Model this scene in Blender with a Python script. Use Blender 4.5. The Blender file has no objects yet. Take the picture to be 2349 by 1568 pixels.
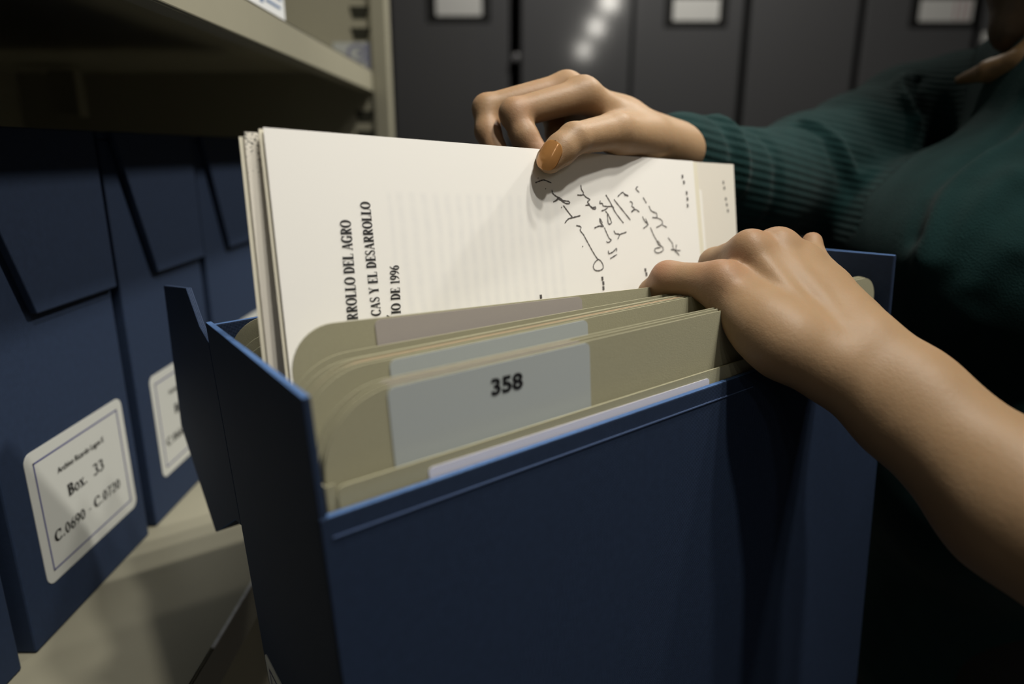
import bpy, math, random
import numpy as np
from mathutils import Matrix, Vector

random.seed(7); np.random.seed(7)
SC = bpy.context.scene
COL = SC.collection

# ------------------------------------------------------------------ camera, world, lamps, exposure
PITCH = 0.2715
cam_data = bpy.data.cameras.new('camera')
cam_data.sensor_width = 36.0
cam_data.lens = 1577.0 / 2349.0 * 36.0
cam_data.clip_start = 0.02
cam_data.dof.use_dof = True
cam_data.dof.focus_distance = 0.385
cam_data.dof.aperture_fstop = 3.4
camera = bpy.data.objects.new('camera', cam_data)
camera.location = (0, 0, 0)                     # the floor lies 1.35 m below the lens
camera.rotation_euler = (math.pi / 2 - PITCH, 0, 0)
COL.objects.link(camera)
SC.camera = camera

world = bpy.data.worlds.new('world'); SC.world = world
world.use_nodes = True
world.node_tree.nodes['Background'].inputs[0].default_value = (1.0, 0.97, 0.92, 1)
world.node_tree.nodes['Background'].inputs[1].default_value = 0.032

SC.view_settings.view_transform = 'Standard'
SC.view_settings.look = 'None'
SC.view_settings.gamma = 1.0
SC.view_settings.use_curve_mapping = False
SC.view_settings.exposure = 0.0

def lamp(name, loc, target, size, watts, colour):
    d = bpy.data.lights.new(name, 'AREA')
    d.shape = 'RECTANGLE'; d.size = size[0]; d.size_y = size[1]
    d.energy = watts; d.color = colour
    o = bpy.data.objects.new(name, d)
    o.location = loc
    o.rotation_euler = (Vector(target) - Vector(loc)).to_track_quat('-Z', 'Y').to_euler()
    COL.objects.link(o)
    return o
WARM = (1.0, 0.955, 0.865)
def downlight(name, loc, target, angle, blend, radius, watts, colour):
    d = bpy.data.lights.new(name, 'SPOT')
    d.energy = watts; d.color = colour; d.spot_size = math.radians(angle); d.spot_blend = blend; d.shadow_soft_size = radius
    o = bpy.data.objects.new(name, d)
    o.location = loc
    o.rotation_euler = (Vector(target) - Vector(loc)).to_track_quat('-Z', 'Y').to_euler()
    COL.objects.link(o)
for y, w in ((-0.12, 33.0), (0.14, 33.0), (0.40, 29.0)):
    downlight('overhead_spot', (0.42, y, 1.15), (0.03, 0.44, -0.02), 46, 1.0, 0.035, w, WARM)
downlight('overhead_spot', (0.95, 1.15, 1.15), (-0.30, 0.66, -0.06), 44, 1.0, 0.05, 74.0, WARM)
lamp('ceiling_lamp', (0.40, 1.70, 1.20), (0.35, 2.2, -0.2), (0.10, 0.22), 8.0, WARM)
for y in (-1.96, -3.25, -4.98):
    lamp('ceiling_lamp', (0.85 + (y + 1.96) * -0.027, y, 1.25), (0.3, 2.0, 0.2), (0.13, 0.13), 2.0, WARM)
downlight('overhead_spot', (0.42, 0.75, 1.15), (-0.24, 1.08, 0.16), 40, 1.0, 0.05, 62.0, WARM)  # extra spot, added to brighten the shelf end panel and post


# ------------------------------------------------------------------ materials
def nodes_of(m):
    m.use_nodes = True
    nt = m.node_tree
    return nt, nt.nodes, nt.links, nt.nodes['Principled BSDF']

def mat(name, rgb, rough=0.6, spec=0.4, metal=0.0, noise=0.0, nscale=60.0, bump=0.0, bscale=400.0, sheen=0.0):
    m = bpy.data.materials.new(name)
    nt, N, L, b = nodes_of(m)
    b.inputs['Base Color'].default_value = (*rgb, 1)
    b.inputs['Roughness'].default_value = rough
    b.inputs['Specular IOR Level'].default_value = spec
    b.inputs['Metallic'].default_value = metal
    if sheen:
        b.inputs['Sheen Weight'].default_value = sheen
    tc = N.new('ShaderNodeTexCoord')
    if noise:
        n = N.new('ShaderNodeTexNoise'); n.inputs['Scale'].default_value = nscale; n.inputs['Detail'].default_value = 5
        r = N.new('ShaderNodeMixRGB'); r.blend_type = 'MIX'
        r.inputs[1].default_value = (*[c * (1 - noise) for c in rgb], 1)
        r.inputs[2].default_value = (*[min(1, c * (1 + noise)) for c in rgb], 1)
        L.new(tc.outputs['Object'], n.inputs['Vector']); L.new(n.outputs['Fac'], r.inputs[0]); L.new(r.outputs[0], b.inputs['Base Color'])
    if bump:
        n2 = N.new('ShaderNodeTexNoise'); n2.inputs['Scale'].default_value = bscale; n2.inputs['Detail'].default_value = 4
        bp = N.new('ShaderNodeBump'); bp.inputs['Strength'].default_value = bump; bp.inputs['Distance'].default_value = 0.001
        L.new(tc.outputs['Object'], n2.inputs['Vector']); L.new(n2.outputs['Fac'], bp.inputs['Height']); L.new(bp.outputs['Normal'], b.inputs['Normal'])
    return m

def cloth_mat(name, rgb, scale=2600.0):
    """Woven book cloth: two crossed thread waves in the bump and a slightly mottled dye."""
    m = mat(name, rgb, rough=0.75, spec=0.25, noise=0.18, nscale=220.0)
    nt, N, L, b = nodes_of(m)
    tc = N.new('ShaderNodeTexCoord')
    hs = []
    for axis in ('X', 'Y', 'Z'):
        w = N.new('ShaderNodeTexWave'); w.wave_type = 'BANDS'; w.bands_direction = axis
        w.inputs['Scale'].default_value = scale / 6.28; w.inputs['Distortion'].default_value = 1.0
        L.new(tc.outputs['Object'], w.inputs['Vector']); hs.append(w)
    a = N.new('ShaderNodeMath'); a.operation = 'ADD'; a2 = N.new('ShaderNodeMath'); a2.operation = 'ADD'
    L.new(hs[0].outputs['Fac'], a.inputs[0]); L.new(hs[1].outputs['Fac'], a.inputs[1])
    L.new(a.outputs[0], a2.inputs[0]); L.new(hs[2].outputs['Fac'], a2.inputs[1])
    bp = N.new('ShaderNodeBump'); bp.inputs['Strength'].default_value = 0.25; bp.inputs['Distance'].default_value = 0.0004
    L.new(a2.outputs[0], bp.inputs['Height']); L.new(bp.outputs['Normal'], b.inputs['Normal'])
    return m

M = {}
M['cloth'] = cloth_mat('blue_book_cloth', (0.017, 0.031, 0.068))
M['lit_rubbed'] = cloth_mat('lit_rubbed_cloth_edge', (0.075, 0.15, 0.33))  # overhead light on the top edges painted in, along with some rubbing
M['lining'] = mat('dark_box_lining', (0.025, 0.028, 0.035), rough=0.8, spec=0.2)
M['folder'] = mat('buff_card', (0.40, 0.38, 0.26), rough=0.75, spec=0.2, noise=0.06, nscale=900.0, bump=0.10, bscale=1500.0)
M['peach'] = mat('peach_card', (0.55, 0.40, 0.26), rough=0.75, spec=0.2, noise=0.06, nscale=900.0)
M['paper'] = mat('white_paper', (0.82, 0.80, 0.75), rough=0.7, spec=0.2, bump=0.05, bscale=900.0)
M['cream'] = mat('cream_paper', (0.74, 0.70, 0.57), rough=0.7, spec=0.2)
M['label'] = mat('pale_label_paper', (0.48, 0.52, 0.52), rough=0.6, spec=0.3, noise=0.03, nscale=1200.0)
M['pinklabel'] = mat('greyish_label_paper', (0.44, 0.40, 0.37), rough=0.6, spec=0.3, noise=0.03, nscale=1200.0)
M['lilac'] = mat('lilac_white_label_paper', (0.72, 0.72, 0.82), rough=0.6, spec=0.3)
M['ink'] = mat('black_ink', (0.012, 0.012, 0.014), rough=0.6, spec=0.3)
M['softink'] = mat('grey_pencil_ink', (0.10, 0.092, 0.09), rough=0.7, spec=0.2)
M['blueink'] = mat('blue_frame_ink', (0.07, 0.075, 0.22), rough=0.6, spec=0.3)
M['boxlabel'] = mat('box_label_paper', (0.54, 0.55, 0.52), rough=0.55, spec=0.3)
M['shelf'] = mat('cream_shelf_enamel', (0.30, 0.285, 0.215), rough=0.38, spec=0.5, noise=0.03, nscale=40.0)
M['shelfglint'] = mat('shelf_edge_glint', (0.60, 0.60, 0.58), rough=0.3, spec=0.5, metal=0.4, noise=0.4, nscale=150.0)  # glint on the shelf lip, painted as a pale strip
M['slot'] = mat('dark_slot', (0.03, 0.03, 0.022), rough=0.9, spec=0.1)
M['sticker'] = mat('pale_sticker', (0.42, 0.44, 0.44), rough=0.5)
M['stickerink'] = mat('sticker_ink', (0.20, 0.21, 0.30), rough=0.6)
M['cabinet'] = mat('charcoal_cabinet_paint', (0.11, 0.111, 0.117), rough=0.085, spec=0.5, bscale=900.0)
M['black'] = mat('black_plastic', (0.012, 0.012, 0.012), rough=0.6, spec=0.3)
M['card'] = mat('white_index_card', (0.80, 0.80, 0.78), rough=0.6)
M['floor'] = mat('grey_floor', (0.22, 0.20, 0.19), rough=0.5, noise=0.1, nscale=8.0)
M['trouser'] = mat('black_trouser_cloth', (0.030, 0.030, 0.031), rough=0.9, spec=0.1)
M['shoe'] = mat('black_leather', (0.02, 0.018, 0.016), rough=0.5)
M['knob'] = mat('grey_knob', (0.25, 0.25, 0.26), rough=0.35, metal=0.5)
M['carton'] = mat('white_carton', (0.70, 0.72, 0.74), rough=0.6)
M['cartonblue'] = mat('blue_carton_print', (0.05, 0.14, 0.32), rough=0.6)

def skin_mat():
    m = bpy.data.materials.new('skin')
    nt, N, L, b = nodes_of(m)
    tc = N.new('ShaderNodeTexCoord')
    at = N.new('ShaderNodeAttribute'); at.attribute_name = 'flush'
    n = N.new('ShaderNodeTexNoise'); n.inputs['Scale'].default_value = 55; n.inputs['Detail'].default_value = 6
    mx = N.new('ShaderNodeMixRGB'); mx.inputs[1].default_value = (0.29, 0.182, 0.096, 1); mx.inputs[2].default_value = (0.36, 0.235, 0.135, 1)
    L.new(tc.outputs['Object'], n.inputs['Vector']); L.new(n.outputs['Fac'], mx.inputs[0])
    mr = N.new('ShaderNodeMixRGB'); mr.inputs[2].default_value = (0.35, 0.165, 0.10, 1)
    L.new(at.outputs['Fac'], mr.inputs[0]); L.new(mx.outputs[0], mr.inputs[1])
    L.new(mr.outputs[0], b.inputs['Base Color'])
    b.inputs['Roughness'].default_value = 0.52
    b.inputs['Specular IOR Level'].default_value = 0.30
    b.inputs['Subsurface Weight'].default_value = 0.18
    b.inputs['Subsurface Radius'].default_value = (1.0, 0.35, 0.18)
    b.inputs['Subsurface Scale'].default_value = 0.004
    v = N.new('ShaderNodeTexVoronoi'); v.feature = 'DISTANCE_TO_EDGE'; v.inputs['Scale'].default_value = 760
    mp = N.new('ShaderNodeMapping'); mp.inputs['Scale'].default_value = (1.0, 0.7, 1.3)
    L.new(tc.outputs['Object'], mp.inputs['Vector']); L.new(mp.outputs[0], v.inputs['Vector'])
    n2 = N.new('ShaderNodeTexNoise'); n2.inputs['Scale'].default_value = 420; n2.inputs['Detail'].default_value = 6
    L.new(tc.outputs['Object'], n2.inputs['Vector'])
    s = N.new('ShaderNodeMath'); s.operation = 'MULTIPLY_ADD'; s.inputs[1].default_value = 0.5
    L.new(v.outputs['Distance'], s.inputs[0]); L.new(n2.outputs['Fac'], s.inputs[2])
    bp = N.new('ShaderNodeBump'); bp.inputs['Strength'].default_value = 0.26; bp.inputs['Distance'].default_value = 0.0006
    L.new(s.outputs[0], bp.inputs['Height']); L.new(bp.outputs['Normal'], b.inputs['Normal'])
    return m
M['skin'] = skin_mat()
M['polish'] = mat('copper_nail_polish', (0.50, 0.24, 0.08), rough=0.16, spec=0.7, metal=0.25)
M['nail'] = mat('bare_nail', (0.62, 0.38, 0.27), rough=0.3, spec=0.5)
M['hair'] = mat('brown_hair', (0.055, 0.035, 0.018), rough=0.5, spec=0.4, noise=0.5, nscale=140.0)
M['hairlit'] = mat('lit_brown_hair', (0.16, 0.095, 0.04), rough=0.5, spec=0.4, noise=0.4, nscale=140.0)  # the brown hair again, its colour lightened where lamplight catches it

def knit_mat():
    m = mat('teal_knit', (0.0078, 0.0275, 0.0275), rough=0.9, spec=0.08, noise=0.25, nscale=60.0, sheen=0.04)
    nt, N, L, b = nodes_of(m)
    at = N.new('ShaderNodeAttribute'); at.attribute_name = 'rib'
    sn = N.new('ShaderNodeMath'); sn.operation = 'SINE'
    L.new(at.outputs['Fac'], sn.inputs[0])
    w = N.new('ShaderNodeTexNoise'); w.inputs['Scale'].default_value = 900
    tc = N.new('ShaderNodeTexCoord'); L.new(tc.outputs['Object'], w.inputs['Vector'])
    ad = N.new('ShaderNodeMath'); ad.operation = 'MULTIPLY_ADD'; ad.inputs[1].default_value = 0.5
    L.new(sn.outputs[0], ad.inputs[0]); L.new(w.outputs['Fac'], ad.inputs[2])
    bp = N.new('ShaderNodeBump'); bp.inputs['Strength'].default_value = 0.7; bp.inputs['Distance'].default_value = 0.0012
    L.new(ad.outputs[0], bp.inputs['Height']); L.new(bp.outputs['Normal'], b.inputs['Normal'])
    return m
M['knit'] = knit_mat()

def typed_paper():
    """White sheet; faint show-through of the lines typed on its back."""
    m = mat('typed_paper', (0.84, 0.825, 0.79), rough=0.7, spec=0.2)
    nt, N, L, b = nodes_of(m)
    tc = N.new('ShaderNodeTexCoord')
    sx = N.new('ShaderNodeSeparateXYZ'); L.new(tc.outputs['Object'], sx.inputs[0])
    w = N.new('ShaderNodeTexWave'); w.wave_type = 'BANDS'; w.bands_direction = 'X'
    w.inputs['Scale'].default_value = 46.0; w.inputs['Distortion'].default_value = 2.2; w.inputs['Detail Scale'].default_value = 0.6
    L.new(tc.outputs['Object'], w.inputs['Vector'])
    mp = N.new('ShaderNodeMapping'); mp.inputs['Scale'].default_value = (55, 1, 160)
    n = N.new('ShaderNodeTexNoise'); n.inputs['Scale'].default_value = 1.0; n.inputs['Detail'].default_value = 3
    L.new(tc.outputs['Object'], mp.inputs['Vector']); L.new(mp.outputs[0], n.inputs['Vector'])
    def box(sock, a, c, soft):
        lo = N.new('ShaderNodeMapRange'); lo.inputs[1].default_value = a; lo.inputs[2].default_value = a + soft
        hi = N.new('ShaderNodeMapRange'); hi.inputs[1].default_value = c - soft; hi.inputs[2].default_value = c; hi.inputs[3].default_value = 1; hi.inputs[4].default_value = 0
        L.new(sock, lo.inputs[0]); L.new(sock, hi.inputs[0])
        k = N.new('ShaderNodeMath'); k.operation = 'MULTIPLY'; L.new(lo.outputs[0], k.inputs[0]); L.new(hi.outputs[0], k.inputs[1]); return k
    bx = box(sx.outputs['X'], 0.056, 0.172, 0.003); bz = box(sx.outputs['Z'], -0.19, -0.026, 0.003)
    k = N.new('ShaderNodeMath'); k.operation = 'MULTIPLY'; L.new(bx.outputs[0], k.inputs[0]); L.new(bz.outputs[0], k.inputs[1])
    k2 = N.new('ShaderNodeMath'); k2.operation = 'MULTIPLY'; L.new(w.outputs['Fac'], k2.inputs[0]); L.new(n.outputs['Fac'], k2.inputs[1])
    k3 = N.new('ShaderNodeMath'); k3.operation = 'MULTIPLY'; L.new(k.outputs[0], k3.inputs[0]); L.new(k2.outputs[0], k3.inputs[1])
    k4 = N.new('ShaderNodeMath'); k4.operation = 'MULTIPLY'; k4.inputs[1].default_value = 0.34; L.new(k3.outputs[0], k4.inputs[0])
    mx = N.new('ShaderNodeMixRGB'); mx.inputs[1].default_value = (0.84, 0.825, 0.79, 1); mx.inputs[2].default_value = (0.62, 0.62, 0.64, 1)
    L.new(k4.outputs[0], mx.inputs[0]); L.new(mx.outputs[0], b.inputs['Base Color'])
    return m
M['typed'] = typed_paper()

def speckled_paper():
    """Photocopy with toner specks that thin out away from its top edge."""
    m = mat('speckled_photocopy', (0.76, 0.72, 0.64), rough=0.7, spec=0.2)
    nt, N, L, b = nodes_of(m)
    tc = N.new('ShaderNodeTexCoord')
    mp = N.new('ShaderNodeMapping'); mp.inputs['Scale'].default_value = (620, 620, 1300); mp.inputs['Rotation'].default_value = (0, 0.5, 0)
    n = N.new('ShaderNodeTexNoise'); n.inputs['Scale'].default_value = 1.0; n.inputs['Detail'].default_value = 2
    L.new(tc.outputs['Object'], mp.inputs['Vector']); L.new(mp.outputs[0], n.inputs['Vector'])
    sx = N.new('ShaderNodeSeparateXYZ'); L.new(tc.outputs['Object'], sx.inputs[0])
    r = N.new('ShaderNodeMapRange'); r.inputs[1].default_value = -0.030; r.inputs[2].default_value = 0.0; r.inputs[3].default_value = 0.74; r.inputs[4].default_value = 0.54
    L.new(sx.outputs['Z'], r.inputs[0])
    g = N.new('ShaderNodeMath'); g.operation = 'GREATER_THAN'; L.new(n.outputs['Fac'], g.inputs[0]); L.new(r.outputs[0], g.inputs[1])
    mx = N.new('ShaderNodeMixRGB'); mx.inputs[1].default_value = (0.76, 0.72, 0.64, 1); mx.inputs[2].default_value = (0.06, 0.06, 0.05, 1)
    xm = N.new('ShaderNodeMath'); xm.operation = 'LESS_THAN'; xm.inputs[1].default_value = 0.07; L.new(sx.outputs['X'], xm.inputs[0])
    gm = N.new('ShaderNodeMath'); gm.operation = 'MULTIPLY'; L.new(g.outputs[0], gm.inputs[0]); L.new(xm.outputs[0], gm.inputs[1])
    L.new(gm.outputs[0], mx.inputs[0]); L.new(mx.outputs[0], b.inputs['Base Color'])
    return m
M['speckle'] = speckled_paper()

# ------------------------------------------------------------------ object helpers
WM = {}                                           # world matrix of every object made here
I4 = Matrix.Identity(4)

def empty(name, label, cat, mtx=I4, group=None, kind=None):
    o = bpy.data.objects.new(name, None)
    o.empty_display_size = 0.05
    COL.objects.link(o)
    o.matrix_world = mtx; WM[o] = mtx.copy()
    o['label'] = label; o['category'] = cat
    if group: o['group'] = group
    if kind: o['kind'] = kind
    return o

def tag(o, label, cat, group=None, kind=None):
    o['label'] = label; o['category'] = cat
    if group: o['group'] = group
    if kind: o['kind'] = kind
    return o

def mesh_obj(name, verts, faces, material, parent=None, mtx=I4, smooth=False, bevel=0.0, label=None):
    """verts are given in the frame mtx; the object's own origin is that of mtx."""
    me = bpy.data.meshes.new(name)
    me.from_pydata([tuple(map(float, v)) for v in verts], [], [tuple(map(int, f)) for f in faces])
    me.materials.append(material)
    if smooth:
        me.polygons.foreach_set('use_smooth', [True] * len(me.polygons))
    me.update()
    o = bpy.data.objects.new(name, me)
    COL.objects.link(o)
    if parent is not None:
        o.parent = parent
        o.matrix_basis = WM[parent].inverted() @ mtx
    else:
        o.matrix_basis = mtx
    WM[o] = mtx.copy()
    if bevel:
        b = o.modifiers.new('bevel', 'BEVEL'); b.width = bevel; b.segments = 2; b.limit_method = 'ANGLE'
    if label: o['label'] = label
    return o

def box_vf(lo, hi):
    (x0, y0, z0), (x1, y1, z1) = lo, hi
    v = [(x0,y0,z0),(x1,y0,z0),(x1,y1,z0),(x0,y1,z0),(x0,y0,z1),(x1,y0,z1),(x1,y1,z1),(x0,y1,z1)]
    f = [(0,3,2,1),(4,5,6,7),(0,1,5,4),(1,2,6,5),(2,3,7,6),(3,0,4,7)]
    return v, f

def join(*vfs):
    V, F = [], []
    for v, f in vfs:
        n = len(V); V += list(v); F += [tuple(i + n for i in q) for q in f]
    return V, F

def prism(outline, to3, t0, t1):
    """Extrude a closed 2-D outline between depths t0 and t1; to3(u, v, t) gives the 3-D point."""
    n = len(outline)
    V = [to3(u, v, t0) for u, v in outline] + [to3(u, v, t1) for u, v in outline]
    F = [tuple(range(n)), tuple(range(2 * n - 1, n - 1, -1))]
    F += [(i, i + n, (i + 1) % n + n, (i + 1) % n) for i in range(n)]
    return V, F

def rounded(x0, z0, x1, z1, rtl, rtr, rbr=0.0, rbl=0.0, n=10):
    """Outline of a rectangle with a radius of its own at each corner, anticlockwise from bottom left."""
    out = []
    def arc(cx, cz, r, a0):
        if r <= 0:
            out.append((cx, cz)); return
        for i in range(n + 1):
            a = a0 + math.pi / 2 * i / n
            out.append((cx + r * math.cos(a), cz + r * math.sin(a)))
    arc(x0 + rbl, z0 + rbl, rbl, math.pi)
    arc(x1 - rbr, z0 + rbr, rbr, 1.5 * math.pi)
    arc(x1 - rtr, z1 - rtr, rtr, 0.0)
    arc(x0 + rtl, z1 - rtl, rtl, 0.5 * math.pi)
    return out

# ---- lettering: serif capitals and figures as stem, hair and bowl strokes on a unit cap height
TH, TN = 0.235, 0.085
def ell(cx, cy, rx, ry, a0, a1, n=22, thick=TH, thin=TN):
    pts = []
    for i in range(n + 1):
        a = math.radians(a0 + (a1 - a0) * i / n)
        pts.append((cx + rx * math.cos(a), cy + ry * math.sin(a), thin + (thick - thin) * abs(math.cos(a)) ** 1.3))
    return pts
def ser(x, y, w=0.34):
    return [(x - w / 2, y, 0.06), (x + w / 2, y, 0.06)]
def stem(x, y0=0.0, y1=1.0, w=TH):
    return [(x, y0, w), (x, y1, w)]
GLYPH = {
 'I': (0.42, [stem(.21), ser(.21, .03, .40), ser(.21, .97, .40)]),
 'L': (0.70, [stem(.20), ser(.20, .97, .38), ser(.20, .03, .38), [(.2, .035, .07), (.66, .035, .07)], [(.64, .02, .06), (.67, .30, .05)]]),
 'E': (0.70, [stem(.20), [(.04, .03, .07), (.64, .03, .07)], [(.04, .97, .07), (.62, .97, .07)], [(.2, .51, .07), (.48, .51, .07)],
              [(.63, .02, .06), (.67, .28, .05)], [(.60, .98, .06), (.62, .73, .05)], [(.48, .36, .05), (.48, .66, .05)]]),
 'D': (0.80, [stem(.20), [(.04, .03, .07), (.36, .03, .07)], [(.04, .97, .07), (.36, .97, .07)], ell(.34, .5, .35, .47, -90, 90)]),
 'O': (0.82, [ell(.41, .5, .33, .47, 0, 360, 40)]),
 'C': (0.76, [ell(.42, .5, .34, .47, 42, 318, 34), [(.69, .62, .05), (.69, .96, .08)]]),
 'G': (0.82, [ell(.42, .5, .34, .47, 42, 318, 34), [(.68, .66, .05), (.68, .96, .08)], stem(.66, .04, .44, .17), ser(.66, .44, .32)]),
 'R': (0.80, [stem(.20), ser(.20, .03, .38), [(.04, .97, .07), (.36, .97, .07)], ell(.36, .745, .24, .225, -90, 90), [(.2, .52, .07), (.36, .52, .07)],
              [(.40, .52, .18), (.66, .05, .18)], [(.58, .03, .06), (.80, .03, .06)]]),
 'B': (0.76, [stem(.20), [(.04, .97, .07), (.36, .97, .07)], [(.04, .03, .07), (.36, .03, .07)], ell(.36, .755, .22, .215, -90, 90), ell(.36, .275, .27, .245, -90, 90), [(.2, .53, .06), (.38, .53, .06)]]),
 'A': (0.82, [[(.12, .03, .07), (.40, .97, .08)], [(.40, .97, .18), (.68, .03, .20)], [(.2, .33, .07), (.58, .33, .07)], ser(.10, .03, .26), ser(.68, .03, .32)]),
 'S': (0.62, [ell(.31, .74, .22, .23, 30, 200, 16, .12, .08), [(.095, .70, .14), (.18, .58, .18), (.31, .50, .2), (.44, .42, .18), (.525, .30, .14)], ell(.31, .26, .22, .23, 20, -160, 16, .12, .08), [(.50, .70, .05), (.50, .98, .06)], [(.10, .02, .06), (.10, .30, .05)]]),
 'Y': (0.80, [[(.14, .97, .19), (.40, .46, .19)], [(.66, .97, .07), (.42, .46, .08)], stem(.40, 0, .5), ser(.40, .03, .38), ser(.13, .97, .30), ser(.66, .97, .26)]),
 '1': (0.50, [stem(.27, 0, .98, .17), ser(.27, .03, .36), [(.08, .82, .06), (.27, .93, .08)]]),
 '9': (0.55, [ell(.27, .68, .19, .28, 0, 360, 28, .16), [(.46, .68, .16), (.44, .45, .15), (.34, .2, .11), (.10, .02, .06)]]),
 '6': (0.55, [ell(.28, .31, .19, .28, 0, 360, 28, .16), [(.09, .31, .16), (.12, .55, .15), (.23, .8, .11), (.46, .98, .06)]]),
 '0': (0.55, [ell(.27, .49, .19, .46, 0, 360, 32, .15)]),
 '2': (0.55, [ell(.26, .72, .19, .24, 170, -30, 16, .13), [(.43, .60, .13), (.3, .32, .10), (.08, .06, .09)], [(.06, .07, .13), (.48, .07, .13)]]),
 '3': (0.52, [ell(.24, .74, .18, .22, 150, -80, 18, .14), ell(.24, .27, .21, .25, 85, -150, 18, .16)]),
 '7': (0.55, [[(.06, .93, .12), (.50, .93, .12)], [(.47, .92, .09), (.2, .0, .14)]]),
 'o': (0.58, [ell(.29, .33, .21, .31, 0, 360, 30, .15)]),
 'x': (0.60, [[(.10, .64, .15), (.48, .02, .15)], [(.48, .64, .07), (.10, .02, .07)], ser(.12, .02, .24), ser(.47, .02, .24), ser(.12, .64, .24), ser(.47, .64, .24)]),
 '.': (0.28, [[(.06, .08, .15), (.20, .08, .15)]]),
 ',': (0.28, [[(.14, .12, .14), (.13, .0, .12), (.05, -.18, .05)]]),
 '-': (0.40, [[(.06, .36, .09), (.32, .36, .09)]]),
 ' ': (0.30, []),
}
def ribbon2(pts):
    """A strip of quads of varying width along (x, y, w) points."""
    V, F = [], []
    n = len(pts)
    for i, (x, y, w) in enumerate(pts):
        a = pts[max(i - 1, 0)]; b = pts[min(i + 1, n - 1)]
        dx, dy = b[0] - a[0], b[1] - a[1]; l = math.hypot(dx, dy) or 1e-9
        nx, ny = -dy / l * w / 2, dx / l * w / 2
        V += [(x + nx, y + ny), (x - nx, y - ny)]
    for i in range(n - 1):
        F.append((2*i, 2*i+1, 2*i+3, 2*i+2))
    return V, F
def serif_text(s, size, to3, length=None, slant=0.0):
    adv = [GLYPH[c][0] + 0.06 for c in s]
    tot = sum(adv); kx = (length / tot) if length else size
    V, F = [], []; x = 0.0; k = 0
    for c, a in zip(s, adv):
        for st in GLYPH[c][1]:
            v, f = ribbon2(st)
            n = len(V); k += 1
            V += [to3((x + p[0]) * kx + slant * p[1] * size, p[1] * size, 0.00002 * (k % 5)) for p in v]
            F += [tuple(i + n for i in q) for q in f]
        x += a
    return V, F
def sans_text(s, size, to3, align='LEFT', fat=0.0, sx=1.0):
    """The built-in sans face, taken as a mesh."""
    cu = bpy.data.curves.new('t', 'FONT'); cu.body = s; cu.size = size; cu.align_x = align; cu.offset = fat * size
    cu.resolution_u = 4
    o = bpy.data.objects.new('t', cu); COL.objects.link(o)
    dg = bpy.context.evaluated_depsgraph_get()
    me = o.evaluated_get(dg).to_mesh()
    V = [to3(v.co.x * sx, v.co.y, 0) for v in me.vertices]
    F = [tuple(p.vertices) for p in me.polygons]
    bpy.data.objects.remove(o); bpy.data.curves.remove(cu)
    return V, F
def frame_vf(x0, z0, x1, z1, w, to3):
    V, F = [], []
    for (a, b, c, d) in ((x0, z0, x1, z0 + w), (x0, z1 - w, x1, z1), (x0, z0, x0 + w, z1), (x1 - w, z0, x1, z1)):
        n = len(V)
        V += [to3(a, b, 0), to3(c, b, 0), to3(c, d, 0), to3(a, d, 0)]; F.append((n, n+1, n+2, n+3))
    return V, F

# ------------------------------------------------------------------ the setting
FLOOR = -1.35
fl = mesh_obj('floor', *box_vf((-1.6, -1.6, FLOOR - 0.05), (2.6, 3.0, FLOOR)), M['floor']); fl['kind'] = 'structure'
wb = mesh_obj('wall_back', *box_vf((-1.6, 2.95, FLOOR), (2.6, 3.0, 1.25)), M['floor']); wb['kind'] = 'structure'

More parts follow.
